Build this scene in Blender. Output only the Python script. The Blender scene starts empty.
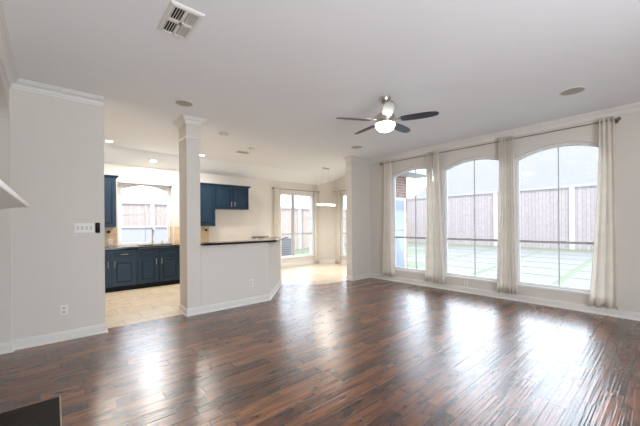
import bpy, bmesh, math, random
from mathutils import Vector, Matrix
random.seed(7)
SC = bpy.context.scene
COL = SC.collection
PI = math.pi

# ------------------------------------------------------------------ camera
F_PX, YAW, ROLL = 306.4, 0.7159, -0.0076
cam_d = bpy.data.cameras.new('camera')
cam_d.sensor_fit = 'HORIZONTAL'
cam_d.sensor_width = 36.0
cam_d.lens = F_PX / 640 * 36
cam_d.shift_y = 11.24 / 640
cam_d.clip_start = 0.05
cam_d.clip_end = 300
cam = bpy.data.objects.new('camera', cam_d)
COL.objects.link(cam)
_f = Vector((math.sin(YAW), math.cos(YAW), 0))
_r = Vector((math.cos(YAW), -math.sin(YAW), 0))
_u = Vector((0, 0, 1))
_r2 = _r * math.cos(ROLL) + _u * math.sin(ROLL)
_u2 = -_r * math.sin(ROLL) + _u * math.cos(ROLL)
cam.matrix_world = Matrix(((_r2.x, _u2.x, -_f.x, 0), (_r2.y, _u2.y, -_f.y, 0), (_r2.z, _u2.z, -_f.z, 1.365), (0, 0, 0, 1)))
SC.camera = cam

# ------------------------------------------------------------------ world, sun, big lights, exposure
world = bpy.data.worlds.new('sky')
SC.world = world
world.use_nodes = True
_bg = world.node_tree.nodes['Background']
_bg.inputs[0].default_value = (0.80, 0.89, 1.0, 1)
# hazy sky, brightest towards the north-east, raised there for window glare on the floor
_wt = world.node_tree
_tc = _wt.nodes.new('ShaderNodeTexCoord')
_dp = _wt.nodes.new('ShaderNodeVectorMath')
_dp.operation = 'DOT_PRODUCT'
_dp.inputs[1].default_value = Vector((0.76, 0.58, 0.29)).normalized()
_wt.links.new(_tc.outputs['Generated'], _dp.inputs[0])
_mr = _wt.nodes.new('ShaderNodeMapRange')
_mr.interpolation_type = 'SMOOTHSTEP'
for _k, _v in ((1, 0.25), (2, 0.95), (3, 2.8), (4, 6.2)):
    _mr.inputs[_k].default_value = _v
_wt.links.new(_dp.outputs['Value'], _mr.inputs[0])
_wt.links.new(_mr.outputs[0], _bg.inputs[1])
sun_d = bpy.data.lights.new('sun', 'SUN')
sun_d.energy = 3.5
sun_d.angle = 0.02
sun_d.color = (1.0, 0.96, 0.9)
sun = bpy.data.objects.new('sun', sun_d)
COL.objects.link(sun)
sun.rotation_euler = Vector((-0.35, -0.45, 0.82)).to_track_quat('Z', 'Y').to_euler()


def area(name, loc, direction, sx, sy, power, color):
    d = bpy.data.lights.new(name, 'AREA')
    d.shape = 'RECTANGLE'
    d.size, d.size_y = sx, sy
    d.energy = power
    d.color = color
    o = bpy.data.objects.new(name, d)
    COL.objects.link(o)
    o.location = loc
    o.rotation_euler = Vector(direction).to_track_quat('-Z', 'Y').to_euler()
    return o


# fill light added behind the camera to brighten the room
area('fill_rear', (1.2, -2.12, 1.4), (0, 1, 0.28), 2.5, 2.4, 72, (0.95, 0.97, 1.0))

SC.view_settings.view_transform = 'Standard'
SC.view_settings.look = 'None'
SC.view_settings.gamma = 1.0
SC.view_settings.use_curve_mapping = False
SC.view_settings.exposure = 0.45


# ------------------------------------------------------------------ materials
def srgb(r, g, b):
    def c(v):
        v /= 255.0
        return v / 12.92 if v <= 0.04045 else ((v + 0.055) / 1.055) ** 2.4
    return (c(r), c(g), c(b), 1)


class NT:
    def __init__(self, name):
        self.m = bpy.data.materials.new(name)
        self.m.use_nodes = True
        self.t = self.m.node_tree
        self.n = self.t.nodes
        self.b = self.n['Principled BSDF']
        self.out = self.n['Material Output']

    def node(self, kind, **kw):
        x = self.n.new(kind)
        for k, v in kw.items():
            setattr(x, k, v)
        return x

    def link(self, a, b):
        self.t.links.new(a, b)

    def val(self, sock, v):
        if hasattr(v, 'links') or isinstance(v, bpy.types.NodeSocket):
            self.link(v, sock)
        else:
            sock.default_value = v

    def math(self, op, a, b=0.0, c=None):
        x = self.node('ShaderNodeMath', operation=op)
        self.val(x.inputs[0], a)
        self.val(x.inputs[1], b)
        if c is not None:
            self.val(x.inputs[2], c)
        return x.outputs[0]

    def coords(self):
        return self.node('ShaderNodeTexCoord').outputs['Object']

    def noise(self, scale, detail=3, vec=None, rough=0.5):
        x = self.node('ShaderNodeTexNoise')
        x.inputs['Scale'].default_value = scale
        x.inputs['Detail'].default_value = detail
        x.inputs['Roughness'].default_value = rough
        if vec is not None:
            self.link(vec, x.inputs['Vector'])
        return x.outputs[0]

    def ramp(self, fac, stops):
        x = self.node('ShaderNodeValToRGB')
        e = x.color_ramp.elements
        while len(e) < len(stops):
            e.new(0.5)
        for k, (p, c) in enumerate(stops):
            e[k].position = p
            e[k].color = c
        self.link(fac, x.inputs[0])
        return x.outputs[0]

    def mix(self, fac, a, b, mode='MIX'):
        x = self.node('ShaderNodeMix', data_type='RGBA', blend_type=mode)
        self.val(x.inputs[0], fac)
        self.val(x.inputs[6], a)
        self.val(x.inputs[7], b)
        return x.outputs[2]

    def bump(self, height, strength, dist=0.01):
        x = self.node('ShaderNodeBump')
        x.inputs['Strength'].default_value = strength
        x.inputs['Distance'].default_value = dist
        self.link(height, x.inputs['Height'])
        self.link(x.outputs[0], self.b.inputs['Normal'])
        return x.outputs[0]


def plain(name, col, rough=0.5, metal=0.0, var=0.04, nscale=30, bump=0.0, spec=0.5):
    t = NT(name)
    nz = t.noise(nscale, 3, t.coords())
    dark = tuple(c * (1 - var) for c in col[:3]) + (1,)
    lite = tuple(min(1, c * (1 + var)) for c in col[:3]) + (1,)
    t.link(t.ramp(nz, [(0.3, dark), (0.7, lite)]), t.b.inputs['Base Color'])
    t.b.inputs['Roughness'].default_value = rough
    t.b.inputs['Metallic'].default_value = metal
    t.b.inputs['Specular IOR Level'].default_value = spec
    if bump:
        t.bump(nz, bump, 0.003)
    return t.m


def emit(name, col, strength):
    t = NT(name)
    t.b.inputs['Base Color'].default_value = col
    t.b.inputs['Emission Color'].default_value = col
    t.b.inputs['Emission Strength'].default_value = strength
    return t.m


def mat_wood_floor():
    t = NT('hand_scraped_wood_planks')
    co = t.coords()
    sep = t.node('ShaderNodeSeparateXYZ')
    t.link(co, sep.inputs[0])
    x, y = sep.outputs[0], sep.outputs[1]
    W, L = 0.125, 0.95
    yr = t.math('DIVIDE', y, W)
    row = t.math('FLOOR', yr)
    fy = t.math('FRACT', yr)
    wn = t.node('ShaderNodeTexWhiteNoise', noise_dimensions='1D')
    t.link(row, wn.inputs['W'])
    off = t.math('MULTIPLY', wn.outputs[0], 7.3)
    xr = t.math('ADD', t.math('DIVIDE', x, L), off)
    cl = t.math('FLOOR', xr)
    fx = t.math('FRACT', xr)
    cmb = t.node('ShaderNodeCombineXYZ')
    t.link(row, cmb.inputs[0]); t.link(cl, cmb.inputs[1])
    wn2 = t.node('ShaderNodeTexWhiteNoise', noise_dimensions='2D')
    t.link(cmb.outputs[0], wn2.inputs['Vector'])
    rnd = wn2.outputs[0]
    # grain: noise stretched along the plank, shifted per plank
    c2 = t.node('ShaderNodeCombineXYZ')
    t.link(t.math('ADD', t.math('MULTIPLY', x, 1.6), t.math('MULTIPLY', rnd, 40)), c2.inputs[0])
    t.link(t.math('MULTIPLY', y, 16), c2.inputs[1])
    t.link(t.math('MULTIPLY', rnd, 13), c2.inputs[2])
    g = t.noise(1.6, 6, c2.outputs[0], 0.6)
    c3 = t.node('ShaderNodeCombineXYZ')
    t.link(t.math('ADD', t.math('MULTIPLY', x, 2.2), t.math('MULTIPLY', rnd, 23)), c3.inputs[0])
    t.link(t.math('MULTIPLY', y, 5.5), c3.inputs[1])
    knot = t.noise(1.9, 4, c3.outputs[0], 0.62)
    base = t.ramp(rnd, [(0.0, srgb(72, 35, 18)), (0.35, srgb(104, 58, 31)), (0.7, srgb(136, 83, 47)), (1.0, srgb(86, 44, 22))])
    grain = t.ramp(g, [(0.3, (0.36, 0.33, 0.31, 1)), (0.5, (0.95, 0.95, 0.95, 1)), (0.7, (1.45, 1.4, 1.32, 1))])
    colr = t.mix(1.0, base, grain, 'MULTIPLY')
    kn = t.ramp(knot, [(0.54, (1, 1, 1, 1)), (0.63, (0.25, 0.23, 0.23, 1))])
    colr = t.mix(1.0, colr, kn, 'MULTIPLY')
    ey = t.math('MINIMUM', fy, t.math('SUBTRACT', 1.0, fy))
    ex = t.math('MINIMUM', fx, t.math('SUBTRACT', 1.0, fx))
    gapy = t.math('LESS_THAN', ey, 0.028)
    gapx = t.math('LESS_THAN', ex, 0.0045)
    gap = t.math('MAXIMUM', gapy, gapx)
    colr = t.mix(t.math('MULTIPLY', gap, 0.8), colr, srgb(30, 17, 12))
    t.link(colr, t.b.inputs['Base Color'])
    rg = t.math('MULTIPLY_ADD', g, 0.16, 0.36)
    t.link(rg, t.b.inputs['Roughness'])
    t.b.inputs['IOR'].default_value = 1.5
    t.b.inputs['Specular IOR Level'].default_value = 0.08
    t.b.inputs['Coat Weight'].default_value = 1.0
    t.b.inputs['Coat IOR'].default_value = 1.74
    t.b.inputs['Coat Roughness'].default_value = 0.25
    # scraped waves along and across the boards plus the bevelled joints
    c4 = t.node('ShaderNodeCombineXYZ')
    t.link(t.math('ADD', t.math('MULTIPLY', x, 0.55), t.math('MULTIPLY', rnd, 9)), c4.inputs[0])
    t.link(t.math('MULTIPLY', y, 24), c4.inputs[1])
    rip = t.noise(2.0, 2, c4.outputs[0])
    bev = t.ramp(ey, [(0.0, (0, 0, 0, 1)), (0.05, (1, 1, 1, 1))])
    hgt = t.math('ADD', t.math('MULTIPLY', rip, 0.9), t.math('MULTIPLY', bev, 0.12))
    hgt = t.math('ADD', hgt, t.math('MULTIPLY', g, 0.12))
    nrm = t.bump(hgt, 0.5, 0.007)
    t.link(nrm, t.b.inputs['Coat Normal'])
    return t.m


def mat_tile(name, c1, c2, grout, w, hgt, rough, mortar=0.006, offset=0.5, bump=0.25, swap=None):
    t = NT(name)
    co = t.coords()
    vec = co
    if swap:
        s = t.node('ShaderNodeSeparateXYZ')
        t.link(co, s.inputs[0])
        c = t.node('ShaderNodeCombineXYZ')
        t.link(s.outputs[swap[0]], c.inputs[0])
        t.link(s.outputs[swap[1]], c.inputs[1])
        vec = c.outputs[0]
    b = t.node('ShaderNodeTexBrick')
    b.offset = offset
    b.inputs['Color1'].default_value = c1
    b.inputs['Color2'].default_value = c2
    b.inputs['Mortar'].default_value = grout
    b.inputs['Scale'].default_value = 1.0
    b.inputs['Brick Width'].default_value = w
    b.inputs['Row Height'].default_value = hgt
    b.inputs['Mortar Size'].default_value = mortar
    t.link(vec, b.inputs['Vector'])
    nz = t.noise(6, 6, co, 0.65)
    m = t.ramp(nz, [(0.3, (0.78, 0.76, 0.73, 1)), (0.7, (1.08, 1.06, 1.03, 1))])
    t.link(t.mix(1.0, b.outputs['Color'], m, 'MULTIPLY'), t.b.inputs['Base Color'])
    t.b.inputs['Roughness'].default_value = rough
    inv = t.math('SUBTRACT', 1.0, b.outputs['Fac'])
    t.bump(inv, bump, 0.004)
    return t.m


def mat_fabric(name, col):
    t = NT(name)
    co = t.coords()
    w = t.node('ShaderNodeTexWave', bands_direction='Z')
    w.inputs['Scale'].default_value = 220
    w.inputs['Distortion'].default_value = 1.5
    t.link(co, w.inputs['Vector'])
    nz = t.noise(5, 3, co)
    d = tuple(c * 0.93 for c in col[:3]) + (1,)
    cc = t.ramp(nz, [(0.3, d), (0.7, col)])
    t.link(cc, t.b.inputs['Base Color'])
    t.b.inputs['Roughness'].default_value = 0.9
    t.b.inputs['Specular IOR Level'].default_value = 0.15
    t.bump(w.outputs[1], 0.08, 0.001)
    tr = t.node('ShaderNodeBsdfTranslucent')
    t.link(cc, tr.inputs[0])
    mx = t.node('ShaderNodeMixShader')
    mx.inputs[0].default_value = 0.48
    t.link(t.b.outputs[0], mx.inputs[1])
    t.link(tr.outputs[0], mx.inputs[2])
    t.link(mx.outputs[0], t.out.inputs[0])
    return t.m


def mat_glass():
    t = NT('window_glass')
    tr = t.node('ShaderNodeBsdfTransparent')
    tr.inputs[0].default_value = (0.95, 0.96, 0.965, 1)
    gl = t.node('ShaderNodeBsdfGlossy')
    gl.inputs['Roughness'].default_value = 0.02
    nz = t.noise(1.0, 1, t.coords())
    fr = t.node('ShaderNodeFresnel')
    fr.inputs[0].default_value = 1.35
    mx = t.node('ShaderNodeMixShader')
    t.link(t.math('MULTIPLY', fr.outputs[0], t.math('MULTIPLY_ADD', nz, 0.1, 0.65)), mx.inputs[0])
    t.link(tr.outputs[0], mx.inputs[1])
    t.link(gl.outputs[0], mx.inputs[2])
    t.link(mx.outputs[0], t.out.inputs[0])
    return t.m


def mat_boards(name, c1, c2, gapc, w, axis):
    t = NT(name)
    co = t.coords()
    s = t.node('ShaderNodeSeparateXYZ')
    t.link(co, s.inputs[0])
    r = t.math('DIVIDE', s.outputs[axis], w)
    wn = t.node('ShaderNodeTexWhiteNoise', noise_dimensions='1D')
    t.link(t.math('FLOOR', r), wn.inputs['W'])
    fr = t.math('FRACT', r)
    e = t.math('MINIMUM', fr, t.math('SUBTRACT', 1.0, fr))
    base = t.ramp(wn.outputs[0], [(0, c1), (1, c2)])
    nz = t.noise(7, 4, co)
    base = t.mix(1.0, base, t.ramp(nz, [(0.3, (0.86, 0.86, 0.86, 1)), (0.7, (1.06, 1.06, 1.06, 1))]), 'MULTIPLY')
    t.link(t.mix(t.math('LESS_THAN', e, 0.07), base, gapc), t.b.inputs['Base Color'])
    t.b.inputs['Roughness'].default_value = 0.85
    return t.m


M = {}
M['wall'] = plain('greige_wall_paint', srgb(222, 217, 209), 0.75, var=0.012, nscale=60, bump=0.04)
M['ceil'] = plain('white_ceiling_paint', srgb(244, 247, 250), 0.9, var=0.01, nscale=80, bump=0.05)
M['trim'] = plain('white_trim_paint', srgb(230, 228, 223), 0.4, var=0.01)
M['winframe'] = plain('white_window_frame', srgb(236, 236, 236), 0.4, var=0.01)
M['muntin'] = plain('backlit_muntin_bar', srgb(186, 186, 188), 0.5, var=0.02)  # frame white darkened in the colour for the backlit bars
M['wood'] = mat_wood_floor()
M['tile'] = mat_tile('travertine_floor_tile', srgb(230, 216, 196), srgb(216, 199, 176), srgb(188, 175, 158), 0.5, 0.4, 0.28)
M['splash'] = mat_tile('tumbled_backsplash_tile', srgb(230, 208, 176), srgb(216, 188, 150), srgb(206, 190, 168), 0.15, 0.1, 0.55, 0.005, swap=(0, 2))
M['splash_side'] = mat_tile('tumbled_reveal_tile', srgb(230, 208, 176), srgb(216, 188, 150), srgb(206, 190, 168), 0.15, 0.1, 0.55, 0.005, swap=(1, 2))
M['navy'] = plain('navy_cabinet_paint', srgb(33, 54, 73), 0.42, var=0.05, spec=0.3)
M['toe'] = plain('black_toe_kick', srgb(8, 9, 11), 0.6, spec=0.2)
M['granite'] = plain('black_granite', srgb(28, 26, 27), 0.12, var=0.5, nscale=220)
M['hearthstone'] = plain('dark_hearth_tile', srgb(30, 25, 20), 0.6, var=0.45, nscale=45, spec=0.2)
M['nickel'] = plain('brushed_nickel', srgb(196, 190, 182), 0.32, 1.0)
M['bronze'] = plain('antique_bronze_rod', srgb(128, 112, 94), 0.45, 0.5)
M['curtain'] = mat_fabric('cream_curtain_fabric', srgb(253, 249, 242))
M['glass'] = mat_glass()
M['plastic'] = plain('white_plastic', srgb(236, 233, 228), 0.4, var=0.01)
M['socket'] = plain('outlet_slot_plastic', srgb(206, 203, 198), 0.45, var=0.01)
M['black'] = plain('black_plastic', srgb(8, 8, 9), 0.6, spec=0.2)
M['duct'] = plain('dark_duct_interior', srgb(40, 38, 36), 0.8)
M['grille'] = plain('speaker_grille', srgb(176, 170, 160), 0.7, var=0.1, nscale=400)
M['blade'] = plain('dark_fan_blade', srgb(48, 56, 66), 0.35, var=0.15)
M['bowl'] = emit('frosted_bowl_light', (1.0, 0.97, 0.92, 1), 14.0)
M['can'] = emit('recessed_lamp', (1.0, 0.86, 0.68, 1), 22.0)
M['bar'] = emit('pendant_light_bar', (1.0, 0.9, 0.76, 1), 14.0)
M['concrete'] = plain('pale_concrete', srgb(120, 120, 121), 0.85, var=0.06, nscale=3)
M['grass'] = plain('green_lawn', srgb(108, 117, 98), 0.95, var=0.2, nscale=60)
M['fence'] = mat_boards('weathered_cedar_boards', srgb(176, 166, 168), srgb(166, 156, 158), srgb(142, 133, 135), 0.14, 1)
M['fence_n'] = mat_boards('pale_cedar_boards', srgb(190, 174, 168), srgb(180, 164, 158), srgb(154, 139, 134), 0.14, 0)
M['fencerail'] = plain('grey_fence_cap', srgb(170, 166, 165), 0.85)
M['post'] = plain('pale_fence_post', srgb(196, 191, 188), 0.85)
M['shingle'] = mat_tile('pale_grey_shingles', srgb(122, 122, 124), srgb(116, 116, 118), srgb(112, 112, 114), 0.5, 0.22, 0.9, 0.01, swap=(1, 2))
M['siding'] = plain('pale_siding', srgb(168, 168, 172), 0.8)
M['brick'] = mat_tile('red_brick', srgb(176, 142, 134), srgb(156, 122, 116), srgb(190, 184, 180), 0.2, 0.075, 0.9, 0.01, swap=(0, 2))
M['soffit'] = plain('pale_grey_soffit', srgb(200, 202, 205), 0.8)
M['blueglass'] = plain('blue_grey_glazing', srgb(176, 188, 204), 0.08, var=0.2, nscale=1.2)
M['ac'] = plain('grey_condenser_metal', srgb(128, 128, 130), 0.55, 0.2)
M['lens'] = plain('frosted_lens', srgb(230, 228, 222), 0.5)


# ------------------------------------------------------------------ mesh helpers
def obj(name, bm, mat, parent=None, smooth=False, bevel=0.0, loc=None):
    me = bpy.data.meshes.new(name)
    bmesh.ops.recalc_face_normals(bm, faces=bm.faces)
    if smooth:
        for f in bm.faces:
            f.smooth = True
    bm.to_mesh(me)
    bm.free()
    me.materials.append(mat if not isinstance(mat, str) else M[mat])
    o = bpy.data.objects.new(name, me)
    COL.objects.link(o)
    if parent:
        o.parent = parent
    if loc:
        o.location = loc
    if smooth:
        me.set_sharp_from_angle(angle=math.radians(35))
    if bevel:
        md = o.modifiers.new('bevel', 'BEVEL')
        md.width = bevel
        md.segments = 2
        md.limit_method = 'ANGLE'
    return o


def thing(name, loc, label, cat, group=None, rotz=0.0):
    o = bpy.data.objects.new(name, None)
    COL.objects.link(o)
    o.location = loc
    o.rotation_euler = (0, 0, rotz)
    o.empty_display_size = 0.05
    return tag(o, label, cat, group)


def tag(o, label, cat, group=None):
    o['label'] = label
    o['category'] = cat
    if group:
        o['group'] = group
    return o


def struct(o):
    o['kind'] = 'structure'
    return o


def BM():
    return bmesh.new()


def box(bm, x0, x1, y0, y1, z0, z1):
    v = [bm.verts.new((x, y, z)) for x in (x0, x1) for y in (y0, y1) for z in (z0, z1)]
    for q in ((0, 1, 3, 2), (4, 6, 7, 5), (0, 4, 5, 1), (2, 3, 7, 6), (0, 2, 6, 4), (1, 5, 7, 3)):
        bm.faces.new([v[i] for i in q])
    return bm


def bx(x0, x1, y0, y1, z0, z1):
    return box(BM(), x0, x1, y0, y1, z0, z1)


def prism(bm, pts, z0, z1, fn=None):
    fn = fn or (lambda p, z: (p[0], p[1], z))
    a = [bm.verts.new(fn(p, z0)) for p in pts]
    b = [bm.verts.new(fn(p, z1)) for p in pts]
    n = len(pts)
    bm.faces.new(a[::-1])
    bm.faces.new(b)
    for i in range(n):
        bm.faces.new((a[i], a[(i + 1) % n], b[(i + 1) % n], b[i]))
    return bm


def lathe(bm, prof, seg=32, c=(0, 0, 0)):
    rings = []
    for r, z in prof:
        if r < 1e-5:
            rings.append([bm.verts.new((c[0], c[1], c[2] + z))])
        else:
            rings.append([bm.verts.new((c[0] + r * math.cos(2 * PI * k / seg), c[1] + r * math.sin(2 * PI * k / seg), c[2] + z)) for k in range(seg)])
    for a, b in zip(rings, rings[1:]):
        for k in range(seg):
            k2 = (k + 1) % seg
            if len(a) == 1 and len(b) == 1:
                continue
            if len(a) == 1:
                bm.faces.new((a[0], b[k], b[k2]))
            elif len(b) == 1:
                bm.faces.new((a[k], a[k2], b[0]))
            else:
                bm.faces.new((a[k], a[k2], b[k2], b[k]))
    return bm


def tube(bm, pts, r, seg=10):
    P = [Vector(p) for p in pts]
    rings = []
    ref = None
    for i, p in enumerate(P):
        d = (P[min(i + 1, len(P) - 1)] - P[max(i - 1, 0)]).normalized()
        if ref is None:
            ref = Vector((0, 0, 1)) if abs(d.z) < 0.9 else Vector((1, 0, 0))
        a = d.cross(ref).normalized()
        b = d.cross(a).normalized()
        ref = -b if ref.dot(b) < 0 else b
        rr = r[i] if isinstance(r, (list, tuple)) else r
        rings.append([bm.verts.new(p + a * rr * math.cos(2 * PI * k / seg) + ref * rr * math.sin(2 * PI * k / seg)) for k in range(seg)])
    for a, b in zip(rings, rings[1:]):
        for k in range(seg):
            bm.faces.new((a[k], a[(k + 1) % seg], b[(k + 1) % seg], b[k]))
    bm.faces.new(rings[0][::-1])
    bm.faces.new(rings[-1])
    return bm


def offset_path(path, d, closed):
    """path shifted by d to its right-hand side with mitred corners"""
    n = len(path)
    out = []
    for i in range(n):
        p = Vector(path[i])
        segs = []
        if closed or i > 0:
            q = Vector(path[i - 1])
            segs.append((p - q).normalized())
        if closed or i < n - 1:
            q = Vector(path[(i + 1) % n])
            segs.append((q - p).normalized())
        nr = [Vector((s.y, -s.x)) for s in segs]
        if len(nr) == 1:
            out.append(p + nr[0] * d)
        else:
            m = nr[0] + nr[1]
            m = m / max(m.dot(nr[0]), 0.2)
            out.append(p + m * d)
    return out


def sweep(bm, path, prof, closed=False, fn=None):
    """prof: closed loop of (offset to the right of the path, third coordinate)"""
    fn = fn or (lambda p, z: (p[0], p[1], z))
    lines = [[bm.verts.new(fn(p, z)) for p in offset_path(path, d, closed)] for d, z in prof]
    n, k = len(path), len(prof)
    for i in range(n if closed else n - 1):
        j = (i + 1) % n
        for a in range(k):
            b = (a + 1) % k
            bm.faces.new((lines[a][i], lines[a][j], lines[b][j], lines[b][i]))
    if not closed:
        bm.faces.new([l[0] for l in lines])
        bm.faces.new([l[-1] for l in lines][::-1])
    return bm


def arch_z(u, ua, ub, zs, zp):
    """segmental arch through (ua,zs), mid zp, (ub,zs)"""
    if zp - zs < 1e-4:
        return zs
    c = (ub - ua) / 2
    s = zp - zs
    R = (c * c + s * s) / (2 * s)
    x = u - (ua + ub) / 2
    return zp - R + math.sqrt(max(R * R - x * x, 0))


def ell_z(u, ua, ub, zs, zp):
    c = (ub - ua) / 2
    x = (u - (ua + ub) / 2) / c
    return zs + (zp - zs) * math.sqrt(max(0, 1 - x * x))


def opening_wall(u0, u1, z0, z1, ops, t, fn, N=20):
    """wall in (u,z), front at depth 0, back at depth t; ops: (ua,ub,za,zs,zp,kind)"""
    bm = BM()
    us = {u0, u1}
    for o in ops:
        for k in range(N + 1):
            us.add(o[0] + (o[1] - o[0]) * (0.5 - 0.5 * math.cos(PI * k / N)))
    us = sorted(us)
    us = [us[0]] + [b for a, b in zip(us, us[1:]) if b - a > 1e-6]

    def top(o, u):
        return (ell_z if (len(o) > 5 and o[5] == 'ell') else arch_z)(u, o[0], o[1], o[3], o[4])

    def quad(a, b, c, d):
        bm.faces.new([bm.verts.new(p) for p in (a, b, c, d)])
    for a, b in zip(us, us[1:]):
        m = (a + b) / 2
        o = next((o for o in ops if o[0] < m < o[1]), None)
        for w in (0, t):
            if o is None:
                quad(fn(a, z0, w), fn(b, z0, w), fn(b, z1, w), fn(a, z1, w))
            else:
                if o[2] > z0 + 1e-5:
                    quad(fn(a, z0, w), fn(b, z0, w), fn(b, o[2], w), fn(a, o[2], w))
                quad(fn(a, top(o, a), w), fn(b, top(o, b), w), fn(b, z1, w), fn(a, z1, w))
        if o is not None:
            quad(fn(a, top(o, a), 0), fn(b, top(o, b), 0), fn(b, top(o, b), t), fn(a, top(o, a), t))
            if o[2] > z0 + 1e-5:
                quad(fn(a, o[2], 0), fn(b, o[2], 0), fn(b, o[2], t), fn(a, o[2], t))
        quad(fn(a, z1, 0), fn(b, z1, 0), fn(b, z1, t), fn(a, z1, t))
    for o in ops:
        for u in (o[0], o[1]):
            zt = o[3]
            quad(fn(u, o[2], 0), fn(u, zt, 0), fn(u, zt, t), fn(u, o[2], t))
    for u in (u0, u1):
        quad(fn(u, z0, 0), fn(u, z1, 0), fn(u, z1, t), fn(u, z0, t))
    bmesh.ops.remove_doubles(bm, verts=bm.verts, dist=1e-5)
    return bm


# ------------------------------------------------------------------ dimensions (metres)
H = 2.993
XF, XW, Y0, YS, YB, YR = -0.358, 6.103, 4.781, 5.059, 8.25, -2.2
XN = 7.5                      # far wall of the breakfast nook
WX = 0.495                    # free end of the switch wall

# ------------------------------------------------------------------ setting: floors, ceiling, walls
wood_poly = [(-1.05, YR - 0.1), (XW + 0.02, YR - 0.1), (XW + 0.02, 5.1), (5.42, 5.18), (4.75, 5.19), (4.46, 5.28), (3.93, 5.86), (3.3, 5.2), (2.95, 4.93), (-1.05, 4.93)]
struct(obj('floor', prism(BM(), wood_poly, -0.12, 0.0), 'wood'))
tile_poly = [(-1.05, 4.93), (2.95, 4.93), (3.3, 5.2), (3.93, 5.86), (4.46, 5.28), (4.75, 5.19), (5.42, 5.18), (XW + 0.02, 5.1), (XN + 0.1, 5.1), (XN + 0.1, YB + 0.1), (-1.05, YB + 0.1)]
struct(obj('floor_tile', prism(BM(), tile_poly, -0.12, 0.0), 'tile'))
bm = bx(-1.25, 6.28, YR - 0.3, 7.5, H, H + 0.15)
box(bm, 6.28, XN + 0.2, 5.0, 7.5, H, H + 0.15)
struct(obj('ceiling', bm, 'ceil'))
# clipped ceiling that follows the roof down to the back wall
SL = 0.31
bm = BM()
prism(bm, [(7.5, H), (YB + 0.35, H - SL * (YB + 0.35 - 7.5)), (YB + 0.35, H + 0.2), (7.5, H + 0.15)], -1.25, XN + 0.2, lambda p, x: (x, p[0], p[1]))
struct(obj('ceiling_slope', bm, 'ceil'))

# window wall (right): u = y, depth goes outwards
WIN = [(0.61, 1.81), (1.925, 3.13), (3.215, 4.415)]
ZS, ZSP, ZPK = 0.29, 2.49, 2.635
bm = opening_wall(YR - 0.15, YS + 0.18, 0, H, [(a, b, ZS, ZSP, ZPK) for a, b in WIN], 0.17, lambda u, z, w: (XW + w, u, z))
struct(obj('wall_right', bm, 'wall'))
# fireplace wall (left) with arched niche
NA, NB = 3.5, 4.738
bm = opening_wall(YR - 0.15, Y0 + 0.0, 0, H, [(1.95, 2.85, 0.0, 0.8, 0.8), (NA, NB, 0, 2.44, 2.745, 'ell')], -0.58, lambda u, z, w: (XF + w, u, z))
struct(obj('wall_left', bm, 'wall'))
bm = bx(-1.05, -0.96, YR - 0.15, Y0, 0, H)
struct(obj('wall_left_niche', bm, 'wall'))
# switch wall, kitchen envelope
struct(obj('wall_switch', bx(-1.1, WX, Y0, Y0 + 0.15, 0, H), 'wall', bevel=0.004))
struct(obj('wall_kitchen', bx(-1.1, -0.95, Y0 + 0.15, YB + 0.3, 0, H), 'wall'))
# back wall: u = x
KW = (1.10, 2.262, 0.90, 2.36, 2.36)
NW = (5.44, 6.93, 0.28, 2.385, 2.385)
bm = opening_wall(-1.1, 7.06, 0, H + 0.05, [KW, NW], 0.3, lambda u, z, w: (u, YB + w, z))
struct(obj('wall_back', bm, 'wall'))
# angled nook wall and the nook side wall
struct(obj('wall_nook_angled', prism(BM(), [(7.05, YB), (XN, YB - 0.45), (XN + 0.17, YB - 0.45), (XN + 0.17, YB - 0.33), (7.13, YB + 0.2), (7.05, YB + 0.2)], 0, H + 0.05), 'wall'))
NC = (6.3, 7.53, 0.28, 2.385, 2.385)
bm = opening_wall(YS + 0.186, YB - 0.45, 0, H, [NC], 0.17, lambda u, z, w: (XN + w, u, z))
struct(obj('wall_nook_side', bm, 'wall'))
# stub between living room and nook
struct(obj('wall_stub', bx(5.414, XW + 0.001, YS, YS + 0.186, 0, H), 'wall', bevel=0.004))
struct(obj('wall_nook_front', bx(XW + 0.001, XN + 0.17, YS + 0.06, YS + 0.186, 0, H), 'wall'))
# rear wall behind the camera; its unseen opening is added for the fill light
bm = opening_wall(-1.1, 6.28, 0, H, [(-0.1, 2.5, 0.0, 2.74, 2.74)], -0.15, lambda u, z, w: (u, YR + w, z))
struct(obj('wall_rear', bm, 'wall'))
# half wall under the bar
KP = [(1.714, Y0), (2.926, Y0), (3.896, 5.855)]
prof = [(0, 0), (0, 1.048), (-0.15, 1.048), (-0.15, 0)]
struct(obj('wall_half', sweep(BM(), KP, prof), 'wall', bevel=0.003))

# column with capital and collar
CX0, CX1, CY0, CY1 = 1.51, 1.714, Y0, Y0 + 0.36
col = struct(obj('column', bx(CX0, CX1, CY0, CY1, 0, H), 'wall', bevel=0.004))
CROWN = [(0, 0), (0, -0.13), (0.016, -0.13), (0.018, -0.112), (0.012, -0.106), (0.022, -0.096), (0.03, -0.072), (0.05, -0.05), (0.072, -0.042), (0.072, -0.03), (0.088, -0.028), (0.094, -0.014), (0.104, -0.012), (0.104, 0)]


def crown(path, closed=False, k=1.0):
    k *= 0.8
    return sweep(BM(), path, [(d * k, H + z * k) for d, z in CROWN], closed)


loop = [(CX0, CY0), (CX0, CY1), (CX1, CY1), (CX1, CY0)][::-1]
loop_r = [(CX0, CY1), (CX0, CY0), (CX1, CY0), (CX1, CY1)]
o = obj('column_capital', crown(loop_r, True, 0.95), 'trim', col)
COLLAR = [(0, 2.675), (0.008, 2.675), (0.016, 2.685), (0.018, 2.697), (0.012, 2.705), (0, 2.707)]
obj('column_collar', sweep(BM(), loop_r, COLLAR, True), 'trim', col)

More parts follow.
